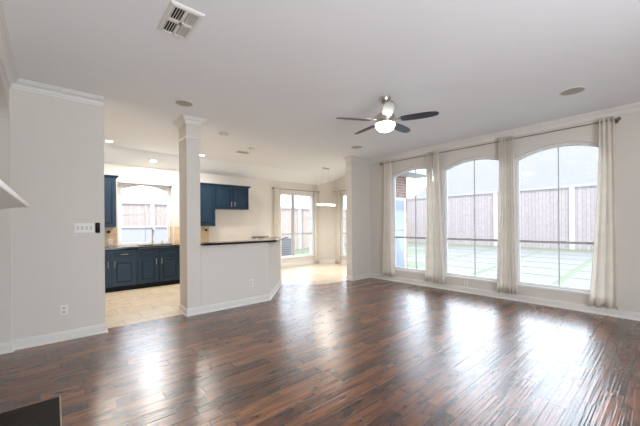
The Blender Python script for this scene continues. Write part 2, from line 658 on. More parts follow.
# crown mouldings
struct(obj('trim_1', crown([(XF, YR), (XF, Y0), (WX, Y0)]), 'trim'))
struct(obj('trim_2', crown([(5.414, YS + 0.186), (5.414, YS), (XW, YS), (XW, YR), (XF, YR)]), 'trim'))
struct(obj('trim_3', sweep(BM(), [(5.56, YS), (5.414, YS), (5.414, YS + 0.186)][::-1], COLLAR), 'trim'))

# baseboards
BASE = [(0, 0), (0.028, 0), (0.028, 0.012), (0.02, 0.022), (0.015, 0.024), (0.015, 0.088), (0.011, 0.098), (0.011, 0.104), (0.005, 0.112), (0, 0.113)]


def baseboard(name, path):
    return struct(obj(name, sweep(BM(), path, BASE), 'trim'))


baseboard('baseboard_left', [(-0.95, NB), (XF, NB), (XF, Y0), (WX, Y0), (WX, Y0 + 0.15)])
baseboard('baseboard_hearth', [(XF, 3.25), (XF, NA)])
baseboard('baseboard_right', [(5.414, YS + 0.186), (5.414, YS), (XW, YS), (XW, YR)])
baseboard('baseboard_half', [(CX0, CY1), (CX0, CY0), (2.926, Y0), (3.896, 5.855)])
baseboard('baseboard_back', [(4.3, YB), (7.05, YB), (XN, YB - 0.45), (XN, YS + 0.186)])


# ------------------------------------------------------------------ windows
def outline(ua, ub, za, zs, zp, N=18):
    pts = [(ua, za)]
    pts += [(ua + (ub - ua) * k / N, arch_z(ua + (ub - ua) * k / N, ua, ub, zs, zp)) for k in range(N + 1)]
    pts += [(ub, za)]
    return pts       # clockwise in (u,z): interior on the right


def arched_window(name, ua, ub):
    fn = lambda p, w: (XW + w, p[0], p[1])
    pts = outline(ua, ub, ZS, ZSP, ZPK)
    # drywall-return casing and sash frame
    fr = obj(name, sweep(BM(), pts, [(0.0, 0.05), (0.032, 0.05), (0.032, 0.075), (0.045, 0.08), (0.045, 0.13), (0.0, 0.13)], True, fn), 'winframe')
    struct(fr)
    i = 0.045
    bm = BM()
    um = (ua + ub) / 2
    box(bm, XW + 0.085, XW + 0.115, ua + i, ub - i, 1.022, 1.062)
    obj('check_rail', bm, 'muntin', fr)
    bm = BM()
    box(bm, XW + 0.088, XW + 0.112, um - 0.006, um + 0.006, ZS + i, ZPK - i)
    obj('muntin', bm, 'muntin', fr)
    ins = [tuple(p) for p in offset_path(pts, 0.03, True)]
    obj('window_glass', prism(BM(), ins, 0.098, 0.103, fn), 'glass', fr)
    obj('window_sill', bx(XW - 0.012, XW + 0.1, ua - 0.0, ub + 0.0, ZS - 0.03, ZS + 0.004), 'winframe', fr, bevel=0.004)
    return fr


for k, (a, b) in enumerate(WIN[::-1]):
    arched_window('window_%d' % (k + 1), a, b)

# sink window: rectangular unit with an arched head and a small grid
fr = struct(obj('window_4', opening_wall(KW[0], KW[1], KW[2], KW[3], [(1.2, 2.2, 0.96, 2.2, 2.335)], 0.06, lambda u, z, w: (u, YB + 0.2 + w, z)), 'winframe'))
obj('check_rail', bx(1.19, 2.21, YB + 0.215, YB + 0.245, 1.61, 1.65), 'muntin', fr)
obj('muntin', bx(1.692, 1.708, YB + 0.22, YB + 0.24, 0.95, 2.34), 'muntin', fr)
obj('muntin', bx(1.19, 2.21, YB + 0.222, YB + 0.238, 2.108, 2.122), 'muntin', fr)
obj('window_glass', bx(1.15, 2.24, YB + 0.228, YB + 0.232, 0.93, 2.35), 'glass', fr)


def casement_pair(name, fn, a, b, zs, zp, mull, rail, grid):
    """double-hung pair: frame, mullion, check rails, grid"""
    pts = [(a, zs), (a, zp), (b, zp), (b, zs)]
    fr = struct(obj(name, sweep(BM(), pts, [(0, 0.06), (0.05, 0.06), (0.05, 0.13), (0, 0.13)], True, fn), 'winframe'))

    def piece(nm, u0, u1, z0, z1, w0, w1, mat):
        bm = prism(BM(), [(u0, z0), (u0, z1), (u1, z1), (u1, z0)], w0, w1, fn)
        return obj(nm, bm, mat, fr)
    piece('mullion', mull - 0.045, mull + 0.045, zs + 0.05, zp - 0.05, 0.06, 0.13, 'muntin')
    piece('check_rail', a + 0.05, b - 0.05, rail - 0.025, rail + 0.025, 0.08, 0.11, 'muntin')
    for u in grid[0]:
        piece('muntin', u - 0.008, u + 0.008, zs + 0.05, zp - 0.05, 0.085, 0.105, 'muntin')
    for z, u0, u1 in grid[1]:
        piece('muntin', u0, u1, z - 0.008, z + 0.008, 0.085, 0.105, 'muntin')
    piece('window_glass', a + 0.03, b - 0.03, zs + 0.03, zp - 0.03, 0.094, 0.098, 'glass')
    piece('window_sill', a, b, zs - 0.02, zs + 0.004, -0.03, 0.06, 'winframe')
    return fr


casement_pair('window_5', lambda p, w: (p[0], YB + w, p[1]), NW[0], NW[1], 0.28, 2.385, 6.05, 1.045, ([6.47], [(1.55, 6.08, 6.9)]))
casement_pair('window_6', lambda p, w: (XN + w, p[0], p[1]), NC[0], NC[1], 0.28, 2.385, 6.9, 1.045, ([7.2], [(1.55, 6.93, 7.5)]))

# ------------------------------------------------------------------ fireplace (mantel end and hearth in view)
fp = thing('fireplace', (XF, 2.4, 0), 'white mantel shelf on the left wall with a dark flush hearth below it', 'fireplace')


def L(o, root):
    o.location = -Vector(root.location)
    return o


prof = [(0, 1.47), (0.03, 1.47), (0.045, 1.49), (0.10, 1.506), (0.14, 1.514), (0.17, 1.516), (0.208, 1.516), (0.21, 1.522), (0.21, 1.538), (0.208, 1.543), (0, 1.543)]
bm = sweep(BM(), [(XF, 1.44), (XF, 3.36)], prof)
L(obj('mantel_shelf', bm, 'trim', fp), fp)
bm = BM()
box(bm, XF, 0.027, 1.6, 3.2, 0.0, 0.012)
L(obj('hearth', bm, 'hearthstone', fp), fp)
L(obj('hearth_edge', bx(0.027, 0.036, 1.6, 3.205, 0.0, 0.016), 'nickel', fp), fp)
bm = BM()
box(bm, XF, XF + 0.025, 1.66, 1.95, 0.012, 1.47)
box(bm, XF, XF + 0.025, 2.85, 3.14, 0.012, 1.47)
box(bm, XF, XF + 0.025, 1.95, 2.85, 0.8, 1.47)
L(obj('surround', bm, 'trim', fp, bevel=0.004), fp)

# ------------------------------------------------------------------ kitchen
CF = 7.54    # door fronts


def raised_panel(bm, x0, x1, z0, z1, y, fw=0.06):
    """door slab with frame and raised centre panel facing -y"""
    box(bm, x0, x1, y + 0.013, y + 0.02, z0, z1)
    for a, b, c, d in ((x0, x0 + fw, z0, z1), (x1 - fw, x1, z0, z1), (x0 + fw, x1 - fw, z0, z0 + fw), (x0 + fw, x1 - fw, z1 - fw, z1)):
        box(bm, a, b, y, y + 0.014, c, d)
    a, b, c, d = x0 + fw + 0.012, x1 - fw - 0.012, z0 + fw + 0.012, z1 - fw - 0.012
    m = 0.022
    v = [bm.verts.new(p) for p in ((a, y + 0.012, c), (b, y + 0.012, c), (b, y + 0.012, d), (a, y + 0.012, d), (a + m, y + 0.001, c + m), (b - m, y + 0.001, c + m), (b - m, y + 0.001, d - m), (a + m, y + 0.001, d - m))]
    bm.faces.new(v[4:8])
    for i in range(4):
        bm.faces.new((v[i], v[(i + 1) % 4], v[4 + (i + 1) % 4], v[4 + i]))
    return bm


def bar_handle(x, z, y, vertical=True, ln=0.13):
    bm = BM()
    h = ln / 2
    if vertical:
        tube(bm, [(x, y - 0.03, z - h), (x, y - 0.03, z + h)], 0.006, 8)
        for s in (-0.7, 0.7):
            tube(bm, [(x, y - 0.03, z + s * h), (x, y + 0.001, z + s * h)], 0.004, 6)
    else:
        tube(bm, [(x - h, y - 0.03, z), (x + h, y - 0.03, z)], 0.006, 8)
        for s in (-0.7, 0.7):
            tube(bm, [(x + s * h, y - 0.03, z), (x + s * h, y + 0.001, z)], 0.004, 6)
    return bm


def base_cabinet(x0, x1, fronts, label):
    t = thing('base_cabinet', ((x0 + x1) / 2, 7.85, 0), label, 'cabinet', 'navy base cabinets along the back wall')
    bm = BM()
    box(bm, x0, x1, CF + 0.02, YB - 0.004, 0.10, 0.86)
    L(obj('body', bm, 'navy', t), t)
    L(obj('toe_kick', bx(x0, x1, CF + 0.045, YB - 0.004, 0, 0.10), 'toe', t), t)
    for kind, a, b, c, d, hd in fronts:
        p = L(obj('drawer' if kind == 'drawer' else ('door' if kind == 'door' else 'false_front'), raised_panel(BM(), a, b, c, d, CF, 0.06 if kind == 'door' else 0.03), 'navy', t), t)
        if hd:
            obj('handle', bar_handle(hd[0], hd[1], CF, hd[2]), 'nickel', p)
    return t


base_cabinet(0.02, 0.88, [('drawer', 0.03, 0.44, 0.69, 0.845, (0.235, 0.768, False)), ('drawer', 0.46, 0.868, 0.69, 0.845, (0.66, 0.768, False)), ('door', 0.03, 0.44, 0.115, 0.66, (0.40, 0.57, True)), ('door', 0.46, 0.868, 0.115, 0.66, (0.83, 0.57, True))],
             'navy base cabinet partly hidden behind the switch wall, leftmost in the kitchen')
base_cabinet(0.88, 1.345, [('drawer', 0.905, 1.33, 0.69, 0.845, (1.115, 0.768, False)), ('door', 0.905, 1.33, 0.115, 0.66, (0.945, 0.57, True))],
             'navy base cabinet with one drawer over one door, left of the sink')
base_cabinet(1.345, 2.26, [('front', 1.37, 1.755, 0.69, 0.845, None), ('front', 1.79, 2.20, 0.69, 0.845, None), ('door', 1.37, 1.755, 0.115, 0.66, (1.72, 0.57, True)), ('door', 1.79, 2.20, 0.115, 0.66, (1.83, 0.57, True))],
             'navy two-door sink cabinet under the arched kitchen window')
ct = thing('kitchen_countertop', (1.1, 7.9, 0.875), 'black granite countertop with the sink under the arched kitchen window', 'countertop')
SX0, SX1, SY0, SY1 = 1.42, 2.12, 7.66, 8.02
bm = BM()
for a in ((0.02, SX0, CF - 0.015, YB), (SX1, 2.28, CF - 0.015, YB), (SX0, SX1, CF - 0.015, SY0), (SX0, SX1, SY1, YB), (KW[0], KW[1], YB, YB + 0.2)):
    box(bm, *a, 0.876, 0.914)
L(obj('slab', bm, 'granite', ct), ct)
bm = BM()
box(bm, SX0, SX1, SY0, SY1, 0.70, 0.71)
box(bm, SX0 - 0.01, SX0, SY0, SY1, 0.70, 0.876)
box(bm, SX1, SX1 + 0.01, SY0, SY1, 0.70, 0.876)
box(bm, SX0, SX1, SY0 - 0.01, SY0, 0.70, 0.876)
box(bm, SX0, SX1, SY1, SY1 + 0.01, 0.70, 0.876)
L(obj('sink_basin', bm, 'nickel', ct), ct)
fa = thing('faucet', (1.77, 8.1, 0.914), 'tall chrome gooseneck faucet behind the kitchen sink', 'faucet')
bm = lathe(BM(), [(0, 0), (0.028, 0), (0.028, 0.012), (0.02, 0.02), (0.018, 0.1), (0, 0.1)], 20)
obj('base', bm, 'nickel', fa, True)
pts = [(0, 0, 0.08), (0, 0, 0.30)] + [(0, -0.075 + 0.075 * math.cos(a), 0.30 + 0.085 * math.sin(a)) for a in [PI * k / 10 for k in range(1, 11)]] + [(0, -0.15, 0.22)]
obj('spout', tube(BM(), pts, 0.013, 12), 'nickel', fa, True)
obj('lever', tube(BM(), [(0.015, 0, 0.07), (0.05, 0, 0.085), (0.1, 0, 0.09)], 0.007, 8), 'nickel', fa, True)
sd = thing('soap_dispenser', (1.98, 8.09, 0.914), 'small chrome soap dispenser right of the gooseneck faucet', 'soap dispenser')
obj('pump_base', lathe(BM(), [(0, 0), (0.018, 0), (0.018, 0.03), (0.009, 0.036), (0.009, 0.09), (0, 0.09)], 16), 'nickel', sd, True)
obj('nozzle', tube(BM(), [(0, 0.01, 0.09), (0, -0.03, 0.1), (0, -0.07, 0.09)], 0.007, 8), 'nickel', sd, True)


def upper_cabinet(x0, x1, z0, z1, doors, label, left_end=True, right_end=True):
    yf = 7.92
    t = thing('upper_cabinet', ((x0 + x1) / 2, YB, z0), label, 'cabinet', 'navy wall cabinets on the kitchen back wall')
    L(obj('body', bx(x0, x1, yf + 0.02, YB - 0.004, z0, z1), 'navy', t), t)
    for a, b, hx in doors:
        d = L(obj('door', raised_panel(BM(), a, b, z0 + 0.012, z1 - 0.05, yf, 0.055), 'navy', t), t)
        if hx:
            obj('handle', bar_handle(hx, z0 + 0.13, yf, True, 0.12), 'nickel', d)
    cp = [(0, 0), (0.02, 0), (0.03, 0.025), (0.05, 0.04), (0.052, 0.055), (0, 0.055)]
    bm = sweep(BM(), [(x0, YB - 0.004), (x0, yf + 0.02), (x1, yf + 0.02), (x1, YB - 0.004)][(0 if left_end else 1):(4 if right_end else 3)], [(d, z1 - 0.04 + z) for d, z in cp])
    L(obj('cabinet_crown', bm, 'navy', t), t)
    return t


upper_cabinet(0.12, 1.03, 1.335, 2.44, [(0.13, 0.57, 0.53), (0.58, 1.02, 0.62)], 'navy wall cabinet left of the arched kitchen window')
upper_cabinet(2.70, 3.235, 1.34, 2.44, [(2.71, 3.225, 2.79)], 'tall single-door navy wall cabinet beside the white column', right_end=False)
upper_cabinet(3.237, 4.21, 1.80, 2.44, [(3.255, 3.715, 3.675), (3.73, 4.195, 3.77)], 'short double-door navy wall cabinet over the empty appliance space', left_end=False)
struct(obj('backsplash', bx(-0.9, 1.085, YB - 0.012, YB, 0.914, 1.335), 'splash'))
struct(obj('backsplash_return', bx(2.30, 3.18, YB - 0.012, YB, 0.914, 1.34), 'splash'))
struct(obj('backsplash_reveal', bx(2.252, 2.262, YB + 0.0, YB + 0.2, 0.914, 1.34), 'splash_side'))
for x, lb in ((0.923, 'small round black hook plate on the tile left of the arched kitchen window'), (3.098, 'small round black hook plate on the tile beneath the tall navy cabinet')):
    k = tag(obj('wall_hook', lathe(BM(), [(0, 0), (0.026, 0.0), (0.03, 0.008), (0.03, 0.03), (0.02, 0.036), (0, 0.036)], 20), 'black', None, True), lb, 'hook')
    k.location = (x, YB - 0.012, 1.23)
    k.rotation_euler = (PI / 2, 0, 0)
lg = thing('wall_ledge', (4.69, YB, 0.98), 'small dark wooden ledge on the back wall just above the bar top', 'shelf')
bm = prism(BM(), [(4.46, YB), (4.46, 8.1), (4.52, 7.97), (4.86, 7.95), (4.915, 8.0), (4.915, YB)], 0.985, 1.012)
L(obj('ledge_top', bm, 'granite', lg, bevel=0.005), lg)
for x in (4.56, 4.82):
    L(obj('bracket', prism(BM(), [(YB, 0.985), (8.06, 0.985), (YB, 0.90)], x - 0.012, x + 0.012, lambda p, xx: (xx, p[0], p[1])), 'trim', lg), lg)

# bar top on the half wall
bt = thing('bar_countertop', (2.4, Y0, 1.049), 'dark polished granite bar top along the half wall beside the column', 'countertop')
pts = [(1.714, 4.70), (3.06, 4.73), (4.20, 5.99), (3.90, 6.18), (2.85, 5.10), (1.714, 5.06)]
L(obj('slab', prism(BM(), pts, 1.049, 1.084), 'granite', bt, bevel=0.008), bt)



# ------------------------------------------------------------------ electrical plates
def outlet(loc, rotz, label, kind='outlet'):
    """plate facing local -y"""
    t = thing('wall_outlet', loc, label, 'outlet', 'white wall outlets', rotz)
    obj('plate', bx(-0.036, 0.036, -0.006, 0.0, -0.058, 0.058), 'plastic', t, bevel=0.003)
    for s in (-0.022, 0.022):
        r = obj('socket', prism(BM(), [(0.017 * math.cos(a), 0.0155 * math.sin(a) + s) for a in [2 * PI * k / 16 for k in range(16)]], -0.0085, -0.004, lambda p, y: (p[0], y, p[1])), 'socket', t)
        bm = BM()
        for x in (-0.006, 0.006):
            box(bm, x - 0.0013, x + 0.0013, -0.0092, -0.008, s - 0.002, s + 0.007)
        obj('slot', bm, 'duct', r)
    return t


outlet((0.089, Y0, 0.362), 0, 'white duplex outlet low on the switch wall left of the kitchen opening')
outlet((2.569, Y0, 0.359), 0, 'white duplex outlet low on the half wall under the bar')
outlet((XW, 2.66, 0.19), -PI / 2, 'white duplex outlet just above the baseboard under the middle arched window')
outlet((5.78, YS, 0.40), 0, 'white duplex outlet on the short wall in the far corner left of the curtains')
outlet((0.96, YB - 0.012, 1.01), 0, 'white outlet on the tan backsplash left of the arched kitchen window')
sw = thing('light_switch', (0.29, Y0, 1.341), 'white four-gang light switch plate on the wall left of the kitchen opening', 'light switch')
obj('plate', bx(-0.095, 0.095, -0.006, 0, -0.06, 0.06), 'plastic', sw, bevel=0.003)
for k in range(4):
    x = -0.0645 + 0.043 * k
    obj('toggle', bx(x - 0.012, x + 0.012, -0.011, -0.004, -0.022, 0.022), 'socket', sw, bevel=0.002)
rm = thing('wall_remote', (0.422, Y0, 1.341), 'small black remote holder mounted right of the white switch plate', 'remote')
obj('holder', bx(-0.024, 0.024, -0.018, 0, -0.065, 0.065), 'black', rm, bevel=0.012)
obj('button_pad', bx(-0.012, 0.012, -0.021, -0.017, 0.005, 0.045), 'duct', rm, bevel=0.003)

# ------------------------------------------------------------------ ceiling fittings
vt = thing('ceiling_vent', (0.772, 2.575, H), 'large white louvered air vent on the ceiling near the left wall', 'vent')
VX, VY = 0.122, 0.212
sweep_path = [(-VX, -VY), (-VX, VY), (VX, VY), (VX, -VY)]
bm = sweep(BM(), sweep_path, [(0, 0), (0, -0.006), (0.012, -0.016), (0.032, -0.018), (0.035, 0)], True)
box(bm, -0.011, 0.011, -VY + 0.03, VY - 0.03, -0.018, 0)
box(bm, -VX + 0.03, VX - 0.03, -0.016, 0.016, -0.018, 0)
obj('frame', bm, 'trim', vt)
obj('duct', bx(-VX + 0.02, VX - 0.02, -VY + 0.02, VY - 0.02, -0.003, 0.0), 'duct', vt)
for sx in (-1, 1):
    for sy in (-1, 1):
        for k in range(4):
            x = sx * (0.022 + 0.0185 * k)
            y0, y1 = (0.016, VY - 0.03) if sy > 0 else (-VY + 0.03, -0.016)
            bm = prism(BM(), [(x - 0.002 * sx, -0.004), (x + 0.001 * sx, -0.004), (x + 0.010 * sx, -0.017), (x + 0.007 * sx, -0.017)], y0, y1, lambda p, y: (p[0], y, p[1]))
            obj('louver', bm, 'trim', vt)


def round_speaker(x, y, r, label):
    t = thing('ceiling_speaker', (x, y, H), label, 'speaker', 'round ceiling speakers')
    obj('rim', lathe(BM(), [(r, 0), (r, -0.006), (r - 0.012, -0.009), (r - 0.014, 0)], 36), 'trim', t, True)
    obj('grille', lathe(BM(), [(r - 0.013, 0), (r - 0.013, -0.006), (r * 0.5, -0.0075), (0, -0.008)], 36), 'grille', t, True)


round_speaker(1.32, 4.258, 0.115, 'round ceiling speaker in front of the column capital')
round_speaker(4.86, 0.807, 0.13, 'round ceiling speaker near the rightmost arched window')
round_speaker(4.846, 4.376, 0.125, 'round ceiling speaker near the far corner above the short wall')
for x, y, r, lb in ((2.287, 5.2, 0.085, 'small round smoke detector on the ceiling behind the column'), (3.186, 5.842, 0.07, 'small round detector on the ceiling just beyond the dark vent')):
    t = thing('smoke_detector', (x, y, H), lb, 'smoke detector')
    obj('body', lathe(BM(), [(0, 0), (r, 0), (r, -0.015), (r * 0.8, -0.03), (r * 0.3, -0.034), (0, -0.034)], 28), 'socket', t, True)
    obj('sensor_cap', lathe(BM(), [(r * 0.35, -0.033), (r * 0.3, -0.042), (0, -0.043)], 20), 'plastic', t, True)
t = thing('ceiling_vent', (3.206, 6.29, H), 'small vent with dark slots on the kitchen ceiling', 'vent')
obj('frame', sweep(BM(), [(-0.16, -0.1), (-0.16, 0.1), (0.16, 0.1), (0.16, -0.1)], [(0, 0), (0, -0.012), (0.028, -0.014), (0.028, 0)], True), 'trim', t)
obj('duct', bx(-0.14, 0.14, -0.08, 0.08, -0.004, 0), 'duct', t)
for k in range(5):
    y = -0.06 + 0.03 * k
    obj('louver', prism(BM(), [(y, -0.004), (y + 0.002, -0.004), (y + 0.010, -0.013), (y + 0.008, -0.013)], -0.135, 0.135, lambda p, x: (x, p[0], p[1])), 'grille', t)

for x, y, z, tilt, lb in ((0.815, 7.085, H, 0, 'lit recessed downlight over the left side of the kitchen'), (1.764, 7.912, H - SL * 0.412, 1, 'lit recessed downlight on the sloped ceiling above the sink'), (2.61, 7.156, H, 0, 'lit recessed downlight just right of the white column')):
    t = thing('downlight', (x, y, z), lb, 'downlight', 'recessed kitchen downlights')
    if tilt:
        t.rotation_euler = (-math.atan(SL), 0, 0)
    obj('trim_ring', lathe(BM(), [(0.06, -0.002), (0.085, -0.001), (0.087, -0.006), (0.075, -0.011), (0.06, -0.008)], 28), 'trim', t, True)
    obj('lamp', lathe(BM(), [(0.061, -0.003), (0.04, -0.006), (0, -0.008)], 24), 'can', t, True)
    d = bpy.data.lights.new('downlight_lamp', 'AREA')
    d.shape = 'DISK'; d.size = 0.11; d.energy = 25; d.color = (1.0, 0.94, 0.87)
    lo = bpy.data.objects.new('downlight_lamp', d)
    COL.objects.link(lo)
    lo.parent = t
    lo.location = (0, 0, -0.014)

# ceiling fan
FX, FY = 3.248, 2.433
fan = thing('ceiling_fan', (FX, FY, H), 'five-blade ceiling fan with dark blades and a lit frosted bowl', 'ceiling fan')
obj('canopy', lathe(BM(), [(0, 0), (0.075, 0), (0.075, -0.012), (0.066, -0.04), (0.04, -0.075), (0.018, -0.085), (0, -0.085)], 32), 'nickel', fan, True)
obj('downrod', lathe(BM(), [(0.0125, -0.08), (0.0125, -0.2)], 16), 'nickel', fan, True)
obj('motor_housing', lathe(BM(), [(0.0, -0.165), (0.03, -0.168), (0.05, -0.185), (0.075, -0.2), (0.118, -0.225), (0.13, -0.25), (0.13, -0.285), (0.118, -0.305), (0.11, -0.318), (0, -0.318)], 40), 'nickel', fan, True)
obj('switch_cup', lathe(BM(), [(0.112, -0.315), (0.125, -0.322), (0.125, -0.338), (0.118, -0.342), (0, -0.342)], 40), 'nickel', fan, True)
obj('light_bowl', lathe(BM(), [(0.122, -0.338), (0.126, -0.35), (0.118, -0.378), (0.098, -0.408), (0.062, -0.43), (0.025, -0.438), (0, -0.439)], 40), 'bowl', fan, True)
bm = BM()
st = [(0.20, 0.048), (0.26, 0.060), (0.36, 0.066), (0.48, 0.066), (0.57, 0.058), (0.625, 0.042), (0.648, 0.022), (0.652, 0.0)]
up = [(r, w) for r, w in st]
dn = [(r, -w) for r, w in st[:-1]][::-1]
prism(bm, up + dn, -0.004, 0.004)
bm.transform(Matrix.Rotation(math.radians(-12), 4, 'X'))
blade = obj('blade', bm, 'blade', fan, bevel=0.002)
bm = BM()
prism(bm, [(0.11, 0.016), (0.16, 0.012), (0.20, 0.034), (0.27, 0.03), (0.28, 0.0), (0.27, -0.03), (0.20, -0.034), (0.16, -0.012), (0.11, -0.016)], 0.005, 0.011)
bm.transform(Matrix.Rotation(math.radians(-12), 4, 'X'))
iron = obj('blade_iron', bm, 'nickel', blade)
for k in range(5):
    b = blade if k == 0 else blade.copy()
    if k:
        COL.objects.link(b)
        i2 = iron.copy()
        COL.objects.link(i2)
        i2.parent = b
    b.location = (0, 0, -0.298)
    b.rotation_euler = (0, 0, math.radians(6 + 72 * k))

# linear pendant in the nook
pn = thing('pendant_light', (5.967, 6.576, H), 'slim lit linear bar pendant hanging over the breakfast nook', 'pendant light')
obj('canopy', bx(-0.11, 0.11, -0.03, 0.03, -0.03, 0), 'nickel', pn, bevel=0.004)
for s in (-0.28, 0.28):
    obj('cable', tube(BM(), [(s * 0.3, 0, -0.03), (s, 0, -1.03)], 0.0018, 6), 'nickel', pn)
obj('housing', bx(-0.34, 0.34, -0.022, 0.022, -1.045, -1.03), 'nickel', pn)
pl = bpy.data.lights.new('pendant_lamp', 'AREA')
pl.shape = 'RECTANGLE'; pl.size = 0.6; pl.size_y = 0.03; pl.energy = 24; pl.color = (1.0, 0.96, 0.9)
plo = bpy.data.objects.new('pendant_lamp', pl)
COL.objects.link(plo)
plo.parent = pn
plo.location = (0, 0, -1.09)
obj('light_bar', bx(-0.335, 0.335, -0.02, 0.02, -1.085, -1.0455), 'bar', pn, bevel=0.004)


# ------------------------------------------------------------------ curtains
def curtain(name, fn, tu0, tu1, bu0, bu1, z0, z1, n, amp, label, cat='curtain', group=None, seed=0, ret=None, base=(0, 0, 0)):
    """pleated cloth: u across from (tu0,tu1) at the top to (bu0,bu1) at the hem; fn(u, depth, z)"""
    rnd = random.Random(seed)
    ph = rnd.random() * 6
    bm = BM()
    NU, NV = n * 12, 26
    rows = []
    for j in range(NV + 1):
        v = j / NV
        z = z1 + (z0 - z1) * v
        e = v ** 1.6
        a0, a1 = tu0 + (bu0 - tu0) * e, tu1 + (bu1 - tu1) * e
        row = []
        for i in range(NU + 1):
            s = i / NU
            w = math.sin(2 * PI * n * s + ph + 0.5 * math.sin(3 * v + ph))
            w2 = math.sin(2 * PI * n * 0.5 * s + 1.7 * v + ph * 2)
            dep = amp * (w * (0.8 + 0.2 * v) + 0.55 * w2 * v)
            u = a0 + (a1 - a0) * (s + 0.02 * math.cos(2 * PI * n * s + ph) * (0.5 + v))
            zz = z + (0.012 * math.sin(2 * PI * n * s + ph) if j == NV else 0)
            row.append(bm.verts.new(Vector(fn(u, dep, zz)) - Vector(base)))
        rows.append(row)
    for a, b in zip(rows, rows[1:]):
        for i in range(NU):
            bm.faces.new((a[i], a[i + 1], b[i + 1], b[i]))
    root = thing(name, base, label, cat, group)
    o = obj('cloth', bm, 'curtain', root, True)
    md = o.modifiers.new('thick', 'SOLIDIFY')
    md.thickness = 0.003
    return root


XC = 6.005
RZ = 2.815
lf = lambda u, d, z: (XC + d * 0.9, u, z)
GR = 'cream curtain panels on the arched window wall'
cs = [
    (4.335, 4.56, 4.25, 4.60, 'cream curtain panel hanging left of the farthest arched window', 3),
    (3.30, 3.425, 3.26, 3.475, 'cream curtain panel at the right edge of the farthest arched window', 3),
    (3.165, 3.29, 3.03, 3.25, 'cream curtain panel at the left edge of the middle arched window', 3),
    (1.915, 2.03, 1.925, 2.08, 'cream curtain panel at the right edge of the middle arched window', 3),
    (1.79, 1.905, 1.755, 1.915, 'cream curtain panel at the left edge of the nearest arched window', 3),
    (0.53, 0.69, 0.505, 0.82, 'cream curtain panel flaring at the hem right of the nearest arched window', 3),
]
for k, (a, b, c, d, lb, n) in enumerate(cs):
    cu = curtain('curtain', lf, a, b, c, d, 0.135, RZ + 0.055, n, 0.035, lb, group=GR, seed=k + 1, base=(XC, (a + b) / 2, 0.135))
    for j in range(4):
        y = a + (b - a) * (j + 0.5) / 4
        bm = BM()
        tube(bm, [(0.03 * math.cos(q), 0.0, 0.03 * math.sin(q)) for q in [2 * PI * i / 14 for i in range(15)]], 0.0035, 6)
        g = obj('grommet', bm, 'nickel', cu)
        g.location = Vector((XC, y, RZ)) - Vector(cu.location)
        g.rotation_euler = (0, 0, 0.5 if j % 2 else -0.5)
rod = thing('curtain_pole', (XC, 2.6, RZ), 'long thin dark curtain rod across the three arched windows', 'curtain rod')
obj('rod', tube(BM(), [(0, 0.50 - 2.6, 0), (0, 4.62 - 2.6, 0)], 0.007, 10), 'bronze', rod, True)
for y in (0.485, 4.635):
    obj('finial', lathe(BM(), [(0, -0.028), (0.018, -0.02), (0.026, 0), (0.018, 0.02), (0, 0.028)], 16), 'bronze', rod, True, loc=(0, y - 2.6, 0))
for y in (0.515, 1.91, 3.295, 4.605):
    bm = BM()
    tube(bm, [(0, 0, 0), (XW - XC, 0, 0.0)], 0.007, 8)
    box(bm, XW - XC - 0.006, XW - XC, -0.018, 0.018, -0.035, 0.035)
    obj('bracket', bm, 'bronze', rod, loc=(0, y - 2.6, 0))

# nook curtains
NR = 2.50
nf = lambda u, d, z: (u, YB - 0.09 + d, z)
GN = 'cream curtain panels in the breakfast nook'
for k, (a, b, c, d, lb) in enumerate([(5.20, 5.45, 5.20, 5.46, 'pale cream curtain panel left of the breakfast nook back window'), (6.88, 7.04, 6.86, 7.04, 'pale cream curtain panel right of the breakfast nook back window')]):
    curtain('curtain', nf, a, b, c, d, 0.03, NR + 0.04, 4, 0.025, lb, group=GN, seed=k + 20, base=((a + b) / 2, YB - 0.09, 0.03))
nf2 = lambda u, d, z: (XN - 0.09 + d, u, z)
curtain('curtain', nf2, 7.5, 7.72, 7.5, 7.73, 0.03, NR + 0.04, 4, 0.025, 'pale cream curtain panel on the nook side wall near the stub wall', group=GN, seed=31, base=(XN - 0.09, 7.6, 0.03))
r1 = thing('curtain_pole', (6.12, YB - 0.09, NR), 'short curtain rod over the breakfast nook back window', 'curtain rod')
obj('rod', tube(BM(), [(-0.95, 0, 0), (0.93, 0, 0)], 0.009, 10), 'bronze', r1, True)
for x in (-0.965, 0.945):
    obj('finial', lathe(BM(), [(0, -0.026), (0.017, -0.018), (0.024, 0), (0.017, 0.018), (0, 0.026)], 14), 'bronze', r1, True, loc=(x, 0, 0))
for x in (-0.9, 0.88):
    obj('bracket', tube(BM(), [(x, 0, 0), (x, 0.09, 0)], 0.007, 8), 'bronze', r1)
r2 = thing('curtain_pole', (XN - 0.09, 6.9, NR), 'short curtain rod over the nook side window beside the stub wall', 'curtain rod')
obj('rod', tube(BM(), [(0, -0.8, 0), (0, 0.83, 0)], 0.009, 10), 'bronze', r2, True)
for y in (-0.815, 0.845):
    obj('finial', lathe(BM(), [(0, -0.026), (0.017, -0.018), (0.024, 0), (0.017, 0.018), (0, 0.026)], 14), 'bronze', r2, True, loc=(0, y, 0))
for y in (-0.75, 0.78):
    obj('bracket', tube(BM(), [(0, y, 0), (0.09, y, 0)], 0.007, 8), 'bronze', r2)

# ------------------------------------------------------------------ outdoors, east side
GX0, GX1 = 8.7, 17.0


def gz(x):
    return -0.10 + 0.30 * max(0, x - GX0) / (GX1 - GX0)


def slope_slab(bm, x0, x1, y0, y1, t):
    v = []
    for x in (x0, x1):
        for y in (y0, y1):
            for s in (-0.05, t):
                v.append(bm.verts.new((x, y, gz(x) + s)))
    for q in ((0, 1, 3, 2), (4, 6, 7, 5), (0, 4, 5, 1), (2, 3, 7, 6), (0, 2, 6, 4), (1, 5, 7, 3)):
        bm.faces.new([v[i] for i in q])
    return bm


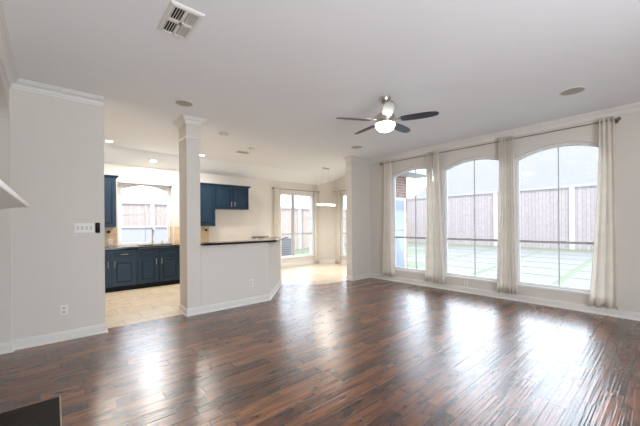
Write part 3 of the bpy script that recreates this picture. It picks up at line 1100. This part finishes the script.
struct(obj('ground_patio', bx(6.27, GX0, -8, 5.0, -0.25, -0.10), 'concrete'))
lawn = obj('ground_lawn', slope_slab(BM(), GX0, 31, -22, 40, -0.006), 'grass')
struct(lawn)
struct(obj('ground_yard', bx(-12, GX0, YB + 0.32, 40, -0.25, -0.11), 'concrete'))
struct(obj('ground_side', bx(XN + 0.2, GX0, 5.0, YB + 0.32, -0.25, -0.10), 'concrete'))
slab0 = None
PW, PL = 1.06, 1.72
for i in range(6):
    for j in range(9):
        x0 = GX0 + 0.1 + i * 1.2
        y0 = -1.86 + j * 1.87
        xm, ym = x0 + PW / 2, y0 + PL / 2
        if xm / max(ym, 0.01) < 1.55 and ym > 0 or ym / xm < 0.0:
            continue
        if slab0 is None:
            s = bx(-PW / 2, PW / 2, -PL / 2, PL / 2, -0.05, 0.0)
            o = obj('paving_slab', s, 'concrete')
            slab0 = o
        else:
            o = slab0.copy()
            COL.objects.link(o)
        o.location = (xm, ym, gz(xm))
        o.rotation_euler = (0, -math.atan(0.30 / (GX1 - GX0)), 0)
        tag(o, 'pale rectangular concrete paver set in the lawn strips outside the arched windows', 'paver', 'concrete pavers on the patio lawn')
fz = gz(GX1)
fe = thing('wood_fence', (GX1, 4, fz), 'weathered board fence with a top cap across the patio', 'fence')
L(obj('board_panel', bx(GX1, GX1 + 0.04, -16, 13.9, fz - 0.05, 2.88), 'fence', fe), fe)
L(obj('cap_rail', bx(GX1 - 0.05, GX1 + 0.09, -16, 13.9, 2.88, 2.99), 'fencerail', fe), fe)
for y in (-4.2, -1.0, 2.85, 5.9, 9.0, 12.2):
    L(obj('post', bx(GX1 - 0.06, GX1 - 0.002, y - 0.09, y + 0.09, fz - 0.05, 2.87), 'post', fe), fe)
nh = thing('neighbor_house', (32, 0, 0), 'pale grey shingled roof of the house beyond the patio fence', 'house')
bm = prism(BM(), [(30, 4.0), (42, 9.85), (42, 10.05), (30, 4.2)], -22, 19, lambda p, y: (p[0], y, p[1]))
L(obj('roof', bm, 'shingle', nh), nh)
L(obj('gutter', bx(29.8, 30, -22, 19, 3.95, 4.2), 'fencerail', nh), nh)
L(obj('wall', bx(30.7, 31, -21.5, 18.5, 0, 4.3), 'siding', nh), nh)

# brick outside of the nook, seen through the farthest arched window
struct(obj('wall_brick', bx(XW + 0.17, XN + 0.17, YS - 0.06, YS + 0.06, -0.1, 2.95), 'brick'))
dw = struct(obj('window_7', sweep(BM(), [(6.62, 0.02), (6.62, 2.08), (7.56, 2.08), (7.56, 0.02)], [(0, 0), (0, 0.03), (0.07, 0.03), (0.07, 0)], True, lambda p, w: (p[0], YS - 0.06 - w, p[1])), 'winframe'))
obj('window_glass', bx(6.68, 7.5, YS - 0.075, YS - 0.062, 0.08, 2.02), 'blueglass', dw)
obj('check_rail', bx(6.68, 7.5, YS - 0.09, YS - 0.07, 1.2, 1.25), 'muntin', dw)
struct(obj('roof_eave', bx(6.3, 8.2, 4.45, 5.05, 2.70, 2.95), 'soffit'))

# ------------------------------------------------------------------ outdoors, back side
nfz = -0.11
fn2 = thing('wood_fence', (2, 14, nfz), 'pale board fence seen through the kitchen and nook windows', 'fence')
L(obj('board_panel', bx(-8, 22, 14, 14.04, nfz - 0.05, 2.22), 'fence_n', fn2), fn2)
L(obj('cap_rail', bx(-8, 22, 13.95, 14.09, 2.22, 2.32), 'fencerail', fn2), fn2)
for x in (0.2, 3.05, 5.6, 8.1, 10.6, 13):
    L(obj('post', bx(x - 0.08, x + 0.08, 13.93, 13.998, nfz - 0.05, 2.21), 'post', fn2), fn2)
gw = thing('haze_wall', (1.8, 11.5, nfz), 'low white wall added for the pale haze in the lower kitchen window', 'wall')  # added wall; its pale face stands for haze in the lower sash
L(obj('wall_face', bx(0.2, 4.6, 11.4, 11.6, nfz - 0.05, 1.30), 'siding', gw), gw)
L(obj('coping', bx(0.15, 4.65, 11.36, 11.64, 1.30, 1.36), 'post', gw), gw)
ac = thing('air_conditioner', (6.75, 10.2, nfz), 'grey slatted air conditioner unit outside the breakfast nook window', 'air conditioner')
obj('housing', bx(-0.42, 0.42, -0.42, 0.42, 0.0, 0.95), 'ac', ac, bevel=0.04)
for k in range(11):
    z = 0.1 + 0.072 * k
    obj('slat', bx(-0.38, 0.38, -0.435, -0.415, z, z + 0.03), 'siding', ac)
obj('top_grille', lathe(BM(), [(0.34, 0.95), (0.34, 0.985), (0.3, 0.99), (0, 1.0)], 28), 'duct', ac, True)
obj('pad', bx(-0.5, 0.5, -0.5, 0.5, -0.03, 0.0), 'concrete', ac)
